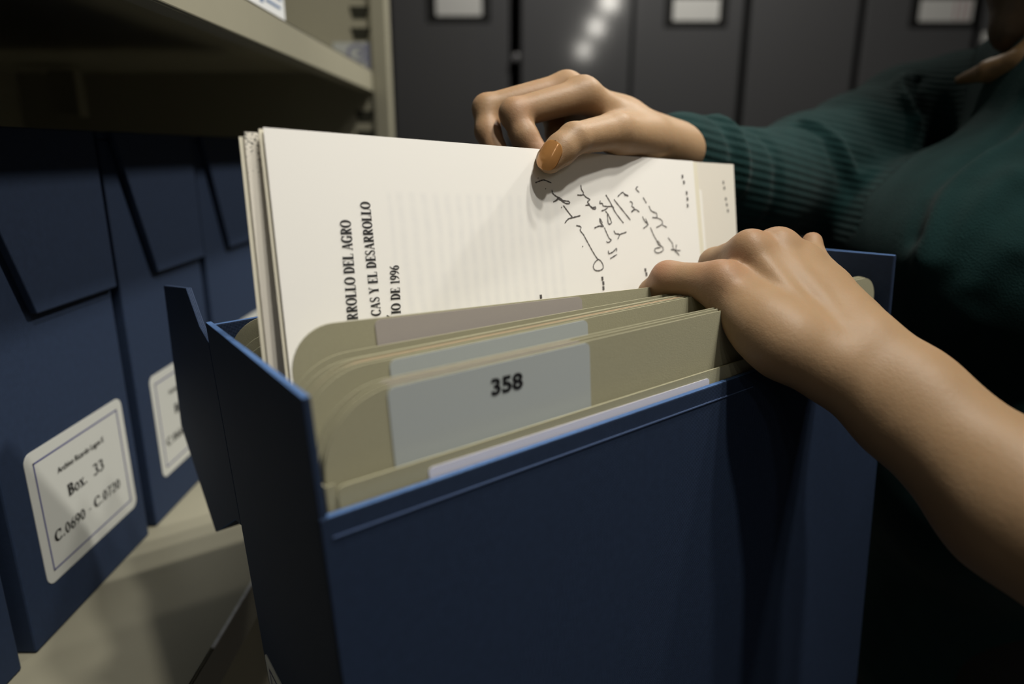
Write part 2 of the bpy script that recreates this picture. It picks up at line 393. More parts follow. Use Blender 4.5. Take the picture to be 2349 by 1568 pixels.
# ------------------------------------------------------------------ cabinet row at the end of the aisle
YC = 2.3
PANELS = [(-0.372, -0.008, 'leftmost charcoal cabinet door, white label card at its top, beside the cream shelf post', 1),
          (0.028, 0.368, 'charcoal cabinet door with no card, catching a streak of lamp glints', 0),
          (0.376, 0.712, 'charcoal cabinet door whose white card shows right above the raised hand', 1),
          (0.734, 1.066, 'charcoal cabinet door with no card, above the green sleeve', 0),
          (1.088, 1.425, 'charcoal cabinet door with a wide pinkish-white card, nearest the brown hair', 2),
          (1.447, 1.79, 'charcoal cabinet door farthest right, mostly behind the brown hair', 3)]
def at_cab(x, z, t): return (x, -t, z)
for i, (x0, x1, lab, kind) in enumerate(PANELS):
    mt = Matrix.Translation((0, YC, 0))
    t = empty('cabinet', lab, 'cabinet', Matrix.Translation(((x0 + x1) / 2, YC, FLOOR)), 'charcoal cabinets at the end of the aisle')
    mesh_obj('carcass', *box_vf((x0, 0.012, FLOOR), (x1, 0.6, 0.92)), M['black'], t, mt)
    mesh_obj('door', *box_vf((x0, 0, FLOOR + 0.06), (x1, 0.018, 0.9)), M['cabinet'], t, mt, bevel=0.004)
    if kind in (1, 2):
        c0, c1 = ((x0 + x1) / 2 - 0.075, (x0 + x1) / 2 + 0.062) if kind == 1 else (1.235, 1.45 - 0.04)
        c0, c1 = {0: (-0.232, -0.092), 2: (0.493, 0.634), 4: (1.246, 1.408)}[i]
        zb = {0: 0.397, 2: 0.383, 4: 0.381}[i]
        h = mesh_obj('card_holder', *join(box_vf((c0 - 0.026, -0.004, zb - 0.014), (c1 + 0.026, 0, zb + 0.085))), M['black'], t, mt)
        mesh_obj('card', *prism(rounded(c0, zb, c1, zb + (0.07 if i == 0 else 0.062), .004, .004, .004, .004, 4), at_cab, 0.004, 0.0055), M['card'], h, mt)
        if kind == 2:
            mesh_obj('card_stripe', *join(*[box_vf((c1 - d - 0.006, -0.0062, zb + 0.004), (c1 - d, -0.0055, zb + 0.058)) for d in (0.03, 0.012, 0.05)]),
                     mat('pink_stripe', (0.62, 0.45, 0.47)), h, mt)
    if kind == 3:
        h = mesh_obj('card', *prism(rounded(1.452, 0.322, 1.51, 0.352, .004, .004, .004, .004, 4), at_cab, 0.001, 0.003), M['card'], t, mt)
    if i == 1:
        ring = [(0.0115 + 0.012 * math.cos(a), 0.277 + 0.012 * math.sin(a)) for a in np.linspace(0, 2 * math.pi, 20)[:-1]]
        mesh_obj('knob', *prism(ring, at_cab, 0.022, -0.02), M['knob'], t, mt, bevel=0.003)

# ------------------------------------------------------------------ cream steel shelving on the left
XE, XB = -0.206, -0.735                         # front edge and back
YS0, YS1 = -0.35, 1.085
ZL, ZU0, ZU1 = -0.330, 0.084, 0.114
sh = empty('shelving_unit', 'cream steel shelving holding the row of blue boxes at the left', 'shelving', Matrix.Translation((-0.47, 0.4, FLOOR)))
mesh_obj('shelf', *join(box_vf((XB, YS0, ZU1 - 0.003), (XE, YS1, ZU1)), box_vf((XE - 0.003, YS0, ZU0), (XE, YS1, ZU1)), box_vf((XE - 0.02, YS0, ZU0), (XE - 0.003, YS1, ZU0 + 0.002)), box_vf((XB, YS0, ZU0), (XB + 0.003, YS1, ZU1))), M['shelf'], sh, bevel=0.0012)
lower = mesh_obj('shelf', *join(box_vf((XB, YS0, ZL - 0.003), (XE, YS1, ZL)), box_vf((XE - 0.003, YS0, ZL - 0.034), (XE, YS1, ZL))), M['shelf'], sh, bevel=0.0012)
mesh_obj('edge_glint', *box_vf((XE - 0.0015, 0.40, ZL - 0.0008), (XE + 0.0012, 0.53, ZL + 0.0006)), M['shelfglint'], lower, label='painted glint along the lower shelf edge')
mesh_obj('back_panel', *box_vf((XB - 0.004, YS0, FLOOR), (XB, YS1, 0.9)), M['shelf'], sh)
ep = mesh_obj('end_panel', *join(box_vf((XB, YS1, FLOOR), (XE - 0.0, YS1 + 0.012, 0.9))), M['shelf'], sh)
mesh_obj('post', *join(box_vf((XE, YS1 - 0.004, FLOOR), (XE + 0.024, YS1 + 0.03, 0.9))), M['shelf'], sh, bevel=0.002)
def slot_vf(xc, zc):
    o = [(xc - .0145, zc + .008), (xc - .010, zc - .008), (xc + .010, zc - .008), (xc + .0145, zc + .008)]
    return prism(o, lambda u, v, t: (u, YS1 - t, v), 0.0, 0.0006)
for k in (-1, 0, 1, 5, 6, 7, 8):
    mesh_obj('slot', *slot_vf(-0.2205, 0.192 - 0.0285 * k), M['slot'], ep)
st = mesh_obj('sticker', *prism(rounded(-0.262, 0.108, -0.2075, 0.152, .003, .003, .003, .003, 4), lambda u, v, t: (u, YS1 - t, v), 0.0, 0.0008), M['sticker'], ep, label='pale sticker with a blue ring mark')
def ringv(cx, cz, r0, r1):
    V, F = [], []; n = 28
    for k in range(n):
        a = 2 * math.pi * k / n
        V += [(cx + r0 * math.cos(a), YS1 - 0.0012, cz + r0 * .8 * math.sin(a)), (cx + r1 * math.cos(a), YS1 - 0.0012, cz + r1 * .8 * math.sin(a))]
    F = [(2*k, 2*k+1, (2*k+3) % (2*n), (2*k+2) % (2*n)) for k in range(n)]
    return V, F
mesh_obj('ring_mark', *join(ringv(-0.226, 0.137, 0.011, 0.0165), ringv(-0.222, 0.137, 0.0, 0.005), box_vf((-0.214, YS1 - 0.0013, 0.109), (-0.208, YS1 - 0.001, 0.151))), M['stickerink'], st)
mesh_obj('bracket', *box_vf((-0.62, 0.98, 0.045), (-0.585, 1.0, ZU0 + 0.02)), M['shelf'], sh)

# white carton on the upper shelf
cb = empty('carton', 'white printed carton standing on the upper shelf at the top edge', 'box', Matrix.Translation((-0.4, 0.70, ZU1)))
mesh_obj('body', *box_vf((-0.60, 0.615, ZU1 + 0.0005), (-0.222, 0.735, 0.32)), M['carton'], cb, bevel=0.002)
mesh_obj('printed_panel', *join(box_vf((-0.2222, 0.617, ZU1 + 0.020), (-0.2216, 0.650, 0.30)), box_vf((-0.2222, 0.664, ZU1 + 0.013), (-0.2216, 0.672, ZU1 + 0.02)), box_vf((-0.2222, 0.68, ZU1 + 0.016), (-0.2216, 0.72, ZU1 + 0.018)), box_vf((-0.2222, 0.68, ZU1 + 0.024), (-0.2216, 0.725, ZU1 + 0.028))), M['cartonblue'], cb)

# ------------------------------------------------------------------ blue clamshell boxes on the lower shelf
XF = -0.3232
BH = 0.344
def shelf_box(y0, y1, label, text=None, tilt=0.0):
    """Seen from the aisle: body front at XF, lid wing proud of it, cut back on its left."""
    mt = Matrix.Translation((XF, y0, ZL + 0.0005))
    w = y1 - y0
    t = empty('archive_box', label, 'box', mt, 'blue boxes on the lower shelf')
    mesh_obj('body', *box_vf((-0.385, 0, 0), (0.0, w, BH - 0.006)), M['cloth'], t, mt, bevel=0.0015)
    outl = [(0.054, 0.224), (w, 0.224), (w, BH), (0.012, BH)]
    lid = join(prism(outl, lambda u, v, k: (k, u, v), 0.0002, 0.0058),
               box_vf((-0.388, 0.0, BH - 0.0055), (0.0002, w + 0.003, BH)),
               box_vf((-0.388, w + 0.0004, 0.226), (0.0002, w + 0.003, BH - 0.0055)))
    mesh_obj('lid', *lid, M['cloth'], t, mt, bevel=0.0012)
    to3 = lambda u, v, k: (0.0006 + 0.0002 * k, u, v)
    lb = mesh_obj('label', *prism(rounded(0.022, 0.036, 0.139, 0.1345, .007, .007, .007, .007, 6), lambda u, v, k: (k, u, v), 0.0, 0.0004), M['boxlabel'], t, mt)
    mesh_obj('label_frame', *frame_vf(0.0295, 0.044, 0.1315, 0.1265, 0.0012, to3), M['blueink'], lb, mt)
    if text:
        for (s, size, u, v, ln) in text:
            f = lambda x, y, k, u=u, v=v: to3(u + x, v + y, 1 + k)
            if s[0] == '*':
                vf = sans_text(s[1:], size, lambda x, y, k: (x, y, 0), fat=0.012)
                kx = ln / max(p[0] for p in vf[0]); vf = ([to3(u + p[0] * kx, v + p[1], 1) for p in vf[0]], vf[1])
            else:
                vf = serif_text(s, size, f, ln, slant=0.0)
            mesh_obj('printed_line', *vf, M['ink'], lb, mt)
    return t
shelf_box(0.2290, 0.3795, 'nearest blue box on the lower shelf, cut off by the left edge, in deep shade')
HDR = '*Archivo Ricardo Lagos E'
def lines(a, b, c):
    return [(HDR, 0.0062, 0.0515, 0.1085, 0.0566), ('Box.', 0.0090, 0.0579, 0.0870, 0.0235), (a, 0.0090, 0.0894, 0.0876, 0.0142), (b, 0.0080, 0.0365, 0.0625, 0.0360), ('-', 0.0080, 0.0765, 0.0628, 0.004), (c, 0.0080, 0.0842, 0.0630, 0.0360)]
shelf_box(0.3940, 0.5445, 'blue box on the lower shelf with a label reading Box. 33 in a blue frame', lines('33', 'C.0690', 'C.0720'))
shelf_box(0.5580, 0.7085, 'blue box on the lower shelf, just right of the one labelled Box. 33', lines('32', 'C.0660', 'C.0690'))
shelf_box(0.7220, 0.8725, 'farthest blue box on the lower shelf, mostly behind the raised papers')

# ------------------------------------------------------------------ the open box and what is in it
BT = Vector((-0.0716, 0.2207, -0.0814))
BR = Matrix(((0.821389, -0.567828, -0.053770), (0.568786, 0.822480, 0.003123), (0.042451, -0.033148, 0.998548)))
BM = Matrix.Translation(BT) @ BR.to_4x4()         # origin: top of the near left corner; x along the box, y away, z up
L, D, S = 0.39, 0.1573, 0.0465
ob = empty('archive_box', 'open blue box held in the aisle, full of buff folders, lid folded back', 'box', BM @ Matrix.Translation((L / 2, D / 2, -BH)))
W3 = 0.0032
def toplit(o, lift=0.9):
    """Upward faces of a board: overhead light and some rubbing put into a paler colour."""
    o.data.materials.append(M['lit_rubbed'])
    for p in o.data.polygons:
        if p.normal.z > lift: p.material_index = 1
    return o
toplit(mesh_obj('front_wall', *box_vf((0, 0, -BH), (L, W3, -S)), M['cloth'], ob, BM, bevel=0.0007))
mesh_obj('crease_line', *join(box_vf((0.004, -0.0005, -S - 0.0088), (L * 0.63, 0.0005, -S - 0.0082))), mat('worn_cloth_crease', (0.07, 0.11, 0.22), rough=0.7), ob, BM)
toplit(mesh_obj('back_wall', *box_vf((W3, D - W3, -BH), (L - W3, D, -0.0015)), M['cloth'], ob, BM, bevel=0.0007))
toplit(mesh_obj('end_wall', *box_vf((0, 0.0003, -BH), (W3, D, 0)), M['cloth'], ob, BM, bevel=0.0007))
toplit(mesh_obj('end_wall', *box_vf((L - W3, 0.0003, -BH), (L, D, 0)), M['cloth'], ob, BM, bevel=0.0007))
mesh_obj('base', *box_vf((W3, W3, -BH), (L - W3, D - W3, -BH + 0.003)), M['lining'], ob, BM)
# lid swung over the back: top panel, far flap and the two end wings
H0, P3, P2, P1, P0 = (0.166, -0.004), (0.262, -0.172), (0.341, -0.115), (0.289, 0.003), (0.201, 0.0125)
N0 = (0.179, -0.006)
def yz(x): return lambda u, v, t: (x + t, u, v)
wing = [(0.1585, -0.120), (0.175, -0.1235), P3, P2, P1, P0, N0, (0.1585, -0.012)]
def slab(a, b, th):
    dx, dz = b[0] - a[0], b[1] - a[1]; l = math.hypot(dx, dz); nx, nz = -dz / l * th, dx / l * th
    return [a, b, (b[0] + nx, b[1] + nz), (a[0] + nx, a[1] + nz)]
lid = mesh_obj('lid', *join(prism(slab((0.175, -0.124), P3, 0.003), yz(0), 0.003, L - 0.003), prism(slab(P3, P2, 0.003), yz(0), 0.003, L - 0.003)), M['cloth'], ob, BM)
toplit(mesh_obj('lid_wing', *prism(wing, yz(0), 0.0, 0.0034), M['cloth'], lid, BM, bevel=0.0006), 0.3)
mesh_obj('lid_wing', *prism(wing, yz(L - 0.0034), 0.0, 0.0034), M['cloth'], lid, BM, bevel=0.0006)
lbl = mesh_obj('label', *prism(rounded(-0.1525, -0.300, -0.034, -0.2005, .006, .006, .006, .006, 6), lambda u, v, t: (-t, -u, v), 0.0, 0.0005), M['boxlabel'], ob, BM)
mesh_obj('label_frame', *frame_vf(-0.145, -0.292, -0.042, -0.208, 0.0012, lambda u, v, t: (-0.0008, -u, v)), M['blueink'], lbl, BM)

ZB = -0.335                                        # folders stand here
def folder_sheet(yb0, yb1, yt0, yt1, z0, z1, bow=0.0):
    """A card's surface: (u along the box, v up, t towards its back) -> box frame."""
    def to3(u, v, t):
        s = u / 0.375
        top = z0 + (z1 - z0) * s
        k = (v - ZB) / (0.0 - ZB)
        yb = yb0 + (yb1 - yb0) * s; yt = yt0 + (yt1 - yt0) * s
        b = bow * math.sin(math.pi * min(max(s, 0), 1))
        return (u, yb + (yt - yb) * k + b * k + t, v + top * max(k, 0))
    return to3
def sheet_vf(to3, x0, x1, ztop, r, th, rr=None):
    """Thin card cut into strips so that it can bow; rounded top corners."""
    rr = r if rr is None else rr
    xs = sorted(set([x0 + r * (1 - math.cos(a)) for a in np.linspace(0, math.pi / 2, 12)] + list(np.linspace(x0 + r, x1 - rr, 14)) + [x1 - rr * (1 - math.cos(a)) for a in np.linspace(0, math.pi / 2, 12)]))
    V, F = [], []
    zs = [ZB, -0.22, -0.12]
    for x in xs:
        zt = ztop
        if x < x0 + r: zt = ztop - r + math.sqrt(max(r * r - (x0 + r - x) ** 2, 0))
        elif x > x1 - rr: zt = ztop - rr + math.sqrt(max(rr * rr - (x - x1 + rr) ** 2, 0))
        col = zs + [zt]
        V += [to3(x, z, 0) for z in col] + [to3(x, z, th) for z in col]
    n = len(zs) + 1
    for i in range(len(xs) - 1):
        a, b = i * 2 * n, (i + 1) * 2 * n
        for k in range(n - 1):
            F.append((a + k, b + k, b + k + 1, a + k + 1))
            F.append((a + n + k, a + n + k + 1, b + n + k + 1, b + n + k))
        F.append((a + n - 1, b + n - 1, b + 2 * n - 1, a + 2 * n - 1))
        F.append((a, a + n, b + n, b))
    F.append((0, 1, 2, 3, 2 * n - 1, 2 * n - 2, 2 * n - 3, n)); e = (len(xs) - 1) * 2 * n
    F.append((e + 3, e + 2, e + 1, e, e + n, e + n + 1, e + n + 2, e + 2 * n - 1))
    return V, F
def lab_vf(to3, x0, z0, x1, z1, r, off=-0.0004):
    return prism(rounded(x0, z0, x1, z1, r, r, 0.0, 0.0, 6), lambda u, v, t: to3(u, v, t), off, -0.00005)
FOLDERS = 'buff folders packed in the open box'
def folder(label, lo, hi, zz, x0=0.007, x1=0.383, r=0.03, bow=0.0, card='folder', lab=None, labmat='label', th=0.0006, group=FOLDERS):
    to3 = folder_sheet(lo[0], lo[1], hi[0], hi[1], zz[0], zz[1], bow)
    t = empty('folder', label, 'folder', BM @ Matrix.Translation((0.19, (lo[0] + lo[1]) / 2, ZB)), group)
    mesh_obj('back_cover', *sheet_vf(to3, x0, x1, 0.0, r, th, 0.014), M[card], t, BM)
    if lab:
        lb = mesh_obj('label', *lab_vf(to3, lab[0], lab[1], lab[2], lab[3], lab[4]), M[labmat], t, BM)
    else: lb = None
    return t, to3, lb

# front folder carries the number 358; two more stand tight behind it
t, to3, lb = folder('buff folder nearest the front wall, its pale label printed 358', (0.0095, 0.0095), (0.0098, 0.0092), (-0.0060, -0.0135), r=0.031,
                    lab=(0.0350, -0.15, 0.1365, -0.0006, 0.003))
mesh_obj('printed_number', *sans_text('358', 0.0101, lambda x, y, k: to3(0.0813 + x, -0.0143 + y + 0.0, -0.0006), fat=0.034, sx=1.10), M['ink'], lb, BM)
fc3 = folder_sheet(0.0048, 0.0048, 0.0050, 0.0048, -0.0385, -0.0410)
fc = mesh_obj('front_cover', *sheet_vf(lambda u, v, k: fc3(u, v, k), 0.0095, 0.378, 0.0, 0.003, 0.0009), M['folder'], t, BM)
mesh_obj('title_label', *lab_vf(lambda u, v, k: fc3(u, v, k), 0.0470, -0.06, 0.215, -0.0045, 0.002), M['lilac'], fc, BM)
mesh_obj('side_flap', *join(box_vf((0.0052, 0.0060, ZB), (0.0058, 0.030, -0.0375)), box_vf((0.0052, 0.0060, ZB), (0.0092, 0.0066, -0.0375)), box_vf((0.0064, 0.0105, ZB), (0.0068, 0.030, -0.040))), M['folder'], t, BM)
folder('buff folder pressed against the back of folder 358, a hair taller', (0.0125, 0.0125), (0.0130, 0.0112), (-0.0052, -0.0130), r=0.032, lab=(0.0355, -0.10, 0.1345, -0.0004, 0.003), labmat='pinklabel')
folder('buff folder third from the front wall, only its pink-white label edge showing', (0.0160, 0.0155), (0.0165, 0.0132), (-0.0050, -0.0128), r=0.030, x0=0.0068, lab=(0.0345, -0.10, 0.1320, -0.0004, 0.003), labmat='pinklabel')
folder('buff folder with a broad blank pale label, behind the 358 group', (0.0300, 0.0290), (0.0360, 0.0300), (-0.0035, -0.0085), r=0.031, lab=(0.0480, -0.11, 0.1560, -0.0006, 0.003))
LOOSE = [((0.0345, 0.0310), (0.0405, 0.0318), (-0.0036, -0.0085), 'folder', 0.030, 'buff folder just behind the one with the broad blank label'),
         ((0.0375, 0.0330), (0.0440, 0.0336), (-0.0040, -0.0085), 'peach', 0.034, 'peach-tinted folder in the fanned bunch under the typed sheet'),
         ((0.0400, 0.0350), (0.0470, 0.0354), (-0.0034, -0.0083), 'folder', 0.033, 'buff folder just behind the peach-tinted one'),
         ((0.0430, 0.0370), (0.0505, 0.0374), (-0.0042, -0.0084), 'folder', 0.029, 'rearmost buff folder of the fanned bunch, two behind the peach-tinted one'),
         ((0.0460, 0.0390), (0.0600, 0.0400), (-0.0030, -0.0090), 'folder', 0.032, 'buff folder whose rounded corner shows under the opened cover at the left')]
for lo, hi, zz, card, r, lab in LOOSE:
    folder(lab, lo, hi, zz, r=r, card=card)
# the folder the sheets come out of: its front cover raised, its back cover behind the sheets
t, to3, lb = folder('opened buff folder holding the typed sheet, greyish blank label on its cover', (0.0500, 0.0430), (0.0640, 0.0520), (0.0115, -0.0130), x0=0.0150, x1=0.380, r=0.021, lab=(0.0545, -0.10, 0.1735, -0.0006, 0.003), labmat='pinklabel')
b3 = folder_sheet(0.0900, 0.1000, 0.1250, 0.1280, -0.0190, -0.0150)
mesh_obj('rear_cover', *sheet_vf(b3, 0.010, 0.375, 0.0, 0.03, 0.0006), M['folder'], t, BM)
for lo, hi, z, lab in (((0.118, 0.118), (0.1300, 0.1310), -0.0150, 'buff folder lowest of the four corners behind the sheets'),
                       ((0.126, 0.126), (0.1360, 0.1365), -0.0115, 'buff folder second lowest of the four corners behind the sheets'),
                       ((0.134, 0.134), (0.1415, 0.1420), -0.0080, 'buff folder second highest of the four corners behind the sheets'),
                       ((0.142, 0.142), (0.1475, 0.1475), 0.0000, 'rearmost buff folder, its rounded corner against the blue back wall')):
    folder(lab, lo, hi, (z, z - 0.004), r=0.022, group='buff folders behind the raised sheets')

# ---- the sheets being lifted out
def frame_m(p, rv):
    return Matrix.Translation(Vector(p)) @ (BR @ Matrix.Rotation(Vector(rv).length, 3, Vector(rv).normalized())).to_4x4()
S1 = frame_m((-0.111, 0.321, 0.010), (-0.201, 0.095, 0.048))
S2 = frame_m((-0.123, 0.323, 0.007), (-0.163, 0.090, 0.037))
PAPERS = 'sheets lifted out of the opened folder'
def sheet(label, mtx, dx, dz, w, h, m, dy=0.0, name='paper_sheet', th=0.0003):
    mt = mtx @ Matrix.Translation((dx, dy, dz))
    o = mesh_obj(name, *box_vf((0, 0, -h), (w, th, 0)), m, None, mt)
    tag(o, label, 'paper', PAPERS)
    return o, mt
ts, tm = sheet('front typed sheet with the DESARROLLO heading and pencilled notes', S1, 0, 0, 0.297, 0.21, M['typed'])
on = lambda u, v, t=0: (u, -0.0002 - t, v)
def heading(s, vis, v0, v1, u0, u1, cap):
    tot = sum(GLYPH[c][0] + 0.06 for c in vis); kx = (v1 - v0) / tot
    pre = sum(GLYPH[c][0] + 0.06 for c in s) - tot
    st = v0 - pre * kx
    return serif_text(s, cap, lambda x, y, t: on(u0 + (u1 - u0) * (st + x - v0) / (v1 - v0) - y, st + x, t), (pre + tot) * kx)
mesh_obj('typed_heading', *heading('DESARROLLO DEL AGRO', 'RROLLO DEL AGRO', -0.0890, -0.0411, 0.0354, 0.0369, 0.0055), M['ink'], ts, tm)
mesh_obj('typed_heading', *heading('CAS Y EL DESARROLLO', 'CAS Y EL DESARROLLO', -0.0880, -0.0322, 0.0477, 0.0479, 0.0052), M['ink'], ts, tm)
mesh_obj('typed_heading', *join(heading('IO DE 1996', 'IO DE 1996', -0.0880, -0.0636, 0.0585, 0.0602, 0.0052), serif_text(',', 0.005, lambda x, y, t: on(0.0512 - y, -0.0892 + x, t))), M['ink'], ts, tm)
STROKES=[[(0.1531,-0.0197),(0.1570,-0.0185),(0.1600,-0.0179),(0.1652,-0.0194)],
[(0.1553,-0.0168),(0.1556,-0.0172)],
[(0.1602,-0.0228),(0.1606,-0.0232)],
[(0.1651,-0.0235),(0.1656,-0.0255),(0.1682,-0.0272),(0.1700,-0.0284),(0.1654,-0.0305)],
[(0.1679,-0.0296),(0.1700,-0.0278),(0.1734,-0.0295),(0.1777,-0.0300),(0.1779,-0.0312),(0.1748,-0.0311),(0.1699,-0.0287)],
[(0.1730,-0.0325),(0.1751,-0.0348),(0.1772,-0.0372),(0.1794,-0.0393)],
[(0.1860,-0.0384),(0.1801,-0.0396),(0.1760,-0.0405),(0.1730,-0.0429)],
[(0.1713,-0.0334),(0.1716,-0.0339)],
[(0.1820,-0.0444),(0.1856,-0.0453),(0.1849,-0.0475),(0.1871,-0.0499),(0.1892,-0.0533),(0.1913,-0.0567),(0.1941,-0.0611),(0.1970,-0.0649),(0.1994,-0.0662),(0.2013,-0.0688),(0.2010,-0.0713),(0.1978,-0.0724),(0.1941,-0.0719),(0.1931,-0.0697),(0.1946,-0.0673),(0.1974,-0.0655)],
[(0.1854,-0.0569),(0.1859,-0.0574)],
[(0.1886,-0.0527),(0.1898,-0.0539)],
[(0.1886,-0.0198),(0.1887,-0.0225),(0.1901,-0.0243),(0.1891,-0.0259),(0.1850,-0.0260)],
[(0.1900,-0.0255),(0.1923,-0.0273),(0.1951,-0.0285),(0.1928,-0.0301),(0.1943,-0.0316),(0.1909,-0.0322)],
[(0.1934,-0.0316),(0.1966,-0.0334),(0.1992,-0.0331),(0.1990,-0.0343),(0.1965,-0.0340),(0.1946,-0.0322)],
[(0.2091,-0.0254),(0.2125,-0.0301),(0.2162,-0.0363),(0.2226,-0.0430)],
[(0.2158,-0.0281),(0.2210,-0.0331),(0.2292,-0.0411)],
[(0.2039,-0.0290),(0.2033,-0.0308),(0.2054,-0.0308),(0.2061,-0.0323),(0.2104,-0.0326),(0.2140,-0.0326),(0.2151,-0.0338),(0.2132,-0.0316)],
[(0.2040,-0.0355),(0.2076,-0.0345),(0.2099,-0.0332)],
[(0.2075,-0.0355),(0.2098,-0.0379),(0.2119,-0.0426),(0.2091,-0.0433),(0.2090,-0.0376)],
[(0.1968,-0.0460),(0.2012,-0.0448),(0.2046,-0.0451),(0.2023,-0.0426),(0.2021,-0.0402),(0.2040,-0.0429)],
[(0.2054,-0.0458),(0.2071,-0.0495),(0.2089,-0.0527),(0.2105,-0.0537),(0.2077,-0.0552),(0.2060,-0.0545)],
[(0.2082,-0.0653),(0.2143,-0.0629)],
[(0.2071,-0.0602),(0.2073,-0.0621),(0.2109,-0.0612),(0.2143,-0.0591),(0.2141,-0.0610)],
[(0.2135,-0.0477),(0.2146,-0.0496),(0.2181,-0.0503),(0.2164,-0.0531)],
[(0.2181,-0.0503),(0.2246,-0.0488)],
[(0.2196,-0.0262),(0.2240,-0.0235),(0.2257,-0.0244),(0.2292,-0.0256),(0.2257,-0.0251)],
[(0.2302,-0.0291),(0.2324,-0.0301),(0.2317,-0.0323),(0.2338,-0.0336),(0.2308,-0.0359),(0.2347,-0.0343),(0.2383,-0.0359)],
[(0.2408,-0.0388),(0.2427,-0.0420),(0.2454,-0.0440),(0.2407,-0.0466)],
[(0.2435,-0.0401),(0.2458,-0.0444)],
[(0.2389,-0.0193),(0.2368,-0.0209),(0.2398,-0.0231)],
[(0.2428,-0.0263),(0.2457,-0.0299)],
[(0.2478,-0.0318),(0.2499,-0.0351),(0.2546,-0.0367),(0.2542,-0.0394),(0.2503,-0.0394)],
[(0.2542,-0.0394),(0.2590,-0.0411),(0.2597,-0.0434),(0.2565,-0.0451),(0.2534,-0.0460)],
[(0.2596,-0.0444),(0.2639,-0.0461)],
[(0.2476,-0.0460),(0.2499,-0.0507),(0.2524,-0.0544),(0.2540,-0.0574),(0.2578,-0.0591),(0.2580,-0.0615),(0.2533,-0.0630),(0.2500,-0.0620),(0.2507,-0.0600),(0.2557,-0.0594)],
[(0.2534,-0.0547),(0.2560,-0.0574)],
[(0.2641,-0.0529),(0.2682,-0.0570),(0.2688,-0.0604),(0.2744,-0.0653)],
[(0.2661,-0.0610),(0.2717,-0.0618),(0.2759,-0.0620)],
[(0.2722,-0.0578),(0.2705,-0.0632)]]
DOTS=[(0.2843,-0.0111),(0.2854,-0.0151),(0.2874,-0.0223),(0.2877,-0.0265),(0.2873,-0.0310),(0.1998,-0.0774),(0.2003,-0.0803),(0.2000,-0.0834),(0.2393,-0.0738),(0.2400,-0.0765),(0.1495,-0.0854)]
DOTS_REAR=[(0.3415,-0.0133),(0.3423,-0.0173),(0.3435,-0.0253),(0.3443,-0.0294),(0.3452,-0.0338)]

def smooth_line(pts, n=6):
    P = [np.array(p) for p in pts]
    if len(P) < 3: return [tuple(P[0] + (P[-1] - P[0]) * i / 6) for i in range(7)]
    P = [2 * P[0] - P[1]] + P + [2 * P[-1] - P[-2]]
    out = []
    for i in range(1, len(P) - 2):
        for k in range(n):
            t = k / n
            out.append(0.5 * ((2 * P[i]) + (-P[i-1] + P[i+1]) * t + (2*P[i-1] - 5*P[i] + 4*P[i+1] - P[i+2]) * t*t + (-P[i-1] + 3*P[i] - 3*P[i+1] + P[i+2]) * t**3))
    out.append(P[-2])
    return [tuple(p) for p in out]
hand = []
for k, s in enumerate(STROKES):
    q = smooth_line(s)
    v, f = ribbon2([(x, y, 0.00068 + 0.0002 * math.sin(1.7 * i + k)) for i, (x, y) in enumerate(q)])
    hand.append(([on(x, y, 0.00002 * (k % 4)) for x, y in v], f))
mesh_obj('pencilled_notes', *join(*hand), M['softink'], ts, tm)
for u, v in DOTS:
    mesh_obj('typed_mark', *box_vf((u - 0.0007, -0.0004, v - 0.0011), (u + 0.0007, 0.0, v + 0.0011)), M['softink'], ts, tm)
sheet('blank cream sheet directly under the typed one, a sliver wider', S1, -0.0016, -0.0004, 0.305, 0.21, M['cream'], 0.0016, th=0.0008)
sheet('white sheet peeking out right of the typed one', S1, 0.0005, -0.0012, 0.3075, 0.21, M['paper'], 0.0030)
rs, rm = sheet('wider photocopied sheet with black toner specks along its top left corner', S2, 0.0012, 0.0004, 0.3535, 0.21, M['speckle'], -0.0040)
for u, v in DOTS_REAR:
    mesh_obj('typed_mark', *box_vf((u - 0.0019, -0.0002, v - 0.0015), (u - 0.0005, 0.0001, v + 0.0007)), M['softink'], rs, rm)
sheet('rearmost cream sheet, its edge showing left of the specked photocopy', S2, -0.0008, -0.0016, 0.353, 0.21, M['cream'], -0.0028)


# ------------------------------------------------------------------ signed-distance modelling for the body and clothes
def grid(lo, hi, h):
    n = [int(math.ceil((b - a) / h)) + 1 for a, b in zip(lo, hi)]
    return np.full(n, 1.0, np.float32), n
def sub(lo, h, n, a, b):
    i0 = [max(0, int(math.floor((p - q) / h))) for p, q in zip(a, lo)]
    i1 = [min(m, int(math.ceil((p - q) / h)) + 1) for p, q, m in zip(b, lo, n)]
    if any(u >= v for u, v in zip(i0, i1)): return None
    sl = tuple(slice(u, v) for u, v in zip(i0, i1))
    ax = [np.arange(u, v, dtype=np.float32) * h + q for u, v, q in zip(i0, i1, lo)]
    return sl, np.meshgrid(*ax, indexing='ij', sparse=True)
def cone_d(G, a, b, ra, rb):
    a = np.asarray(a, float); b = np.asarray(b, float); ab = b - a; l2 = float(ab @ ab) + 1e-12
    px, py, pz = G[0] - a[0], G[1] - a[1], G[2] - a[2]
    t = np.clip((px * ab[0] + py * ab[1] + pz * ab[2]) / l2, 0, 1)
    dx, dy, dz = px - t * ab[0], py - t * ab[1], pz - t * ab[2]
    return np.sqrt(dx * dx + dy * dy + dz * dz) - (ra + (rb - ra) * t)
def smin(a, b, k):
    h = np.clip(0.5 + 0.5 * (b - a) / k, 0, 1)
    return b * (1 - h) + a * h - k * h * (1 - h)
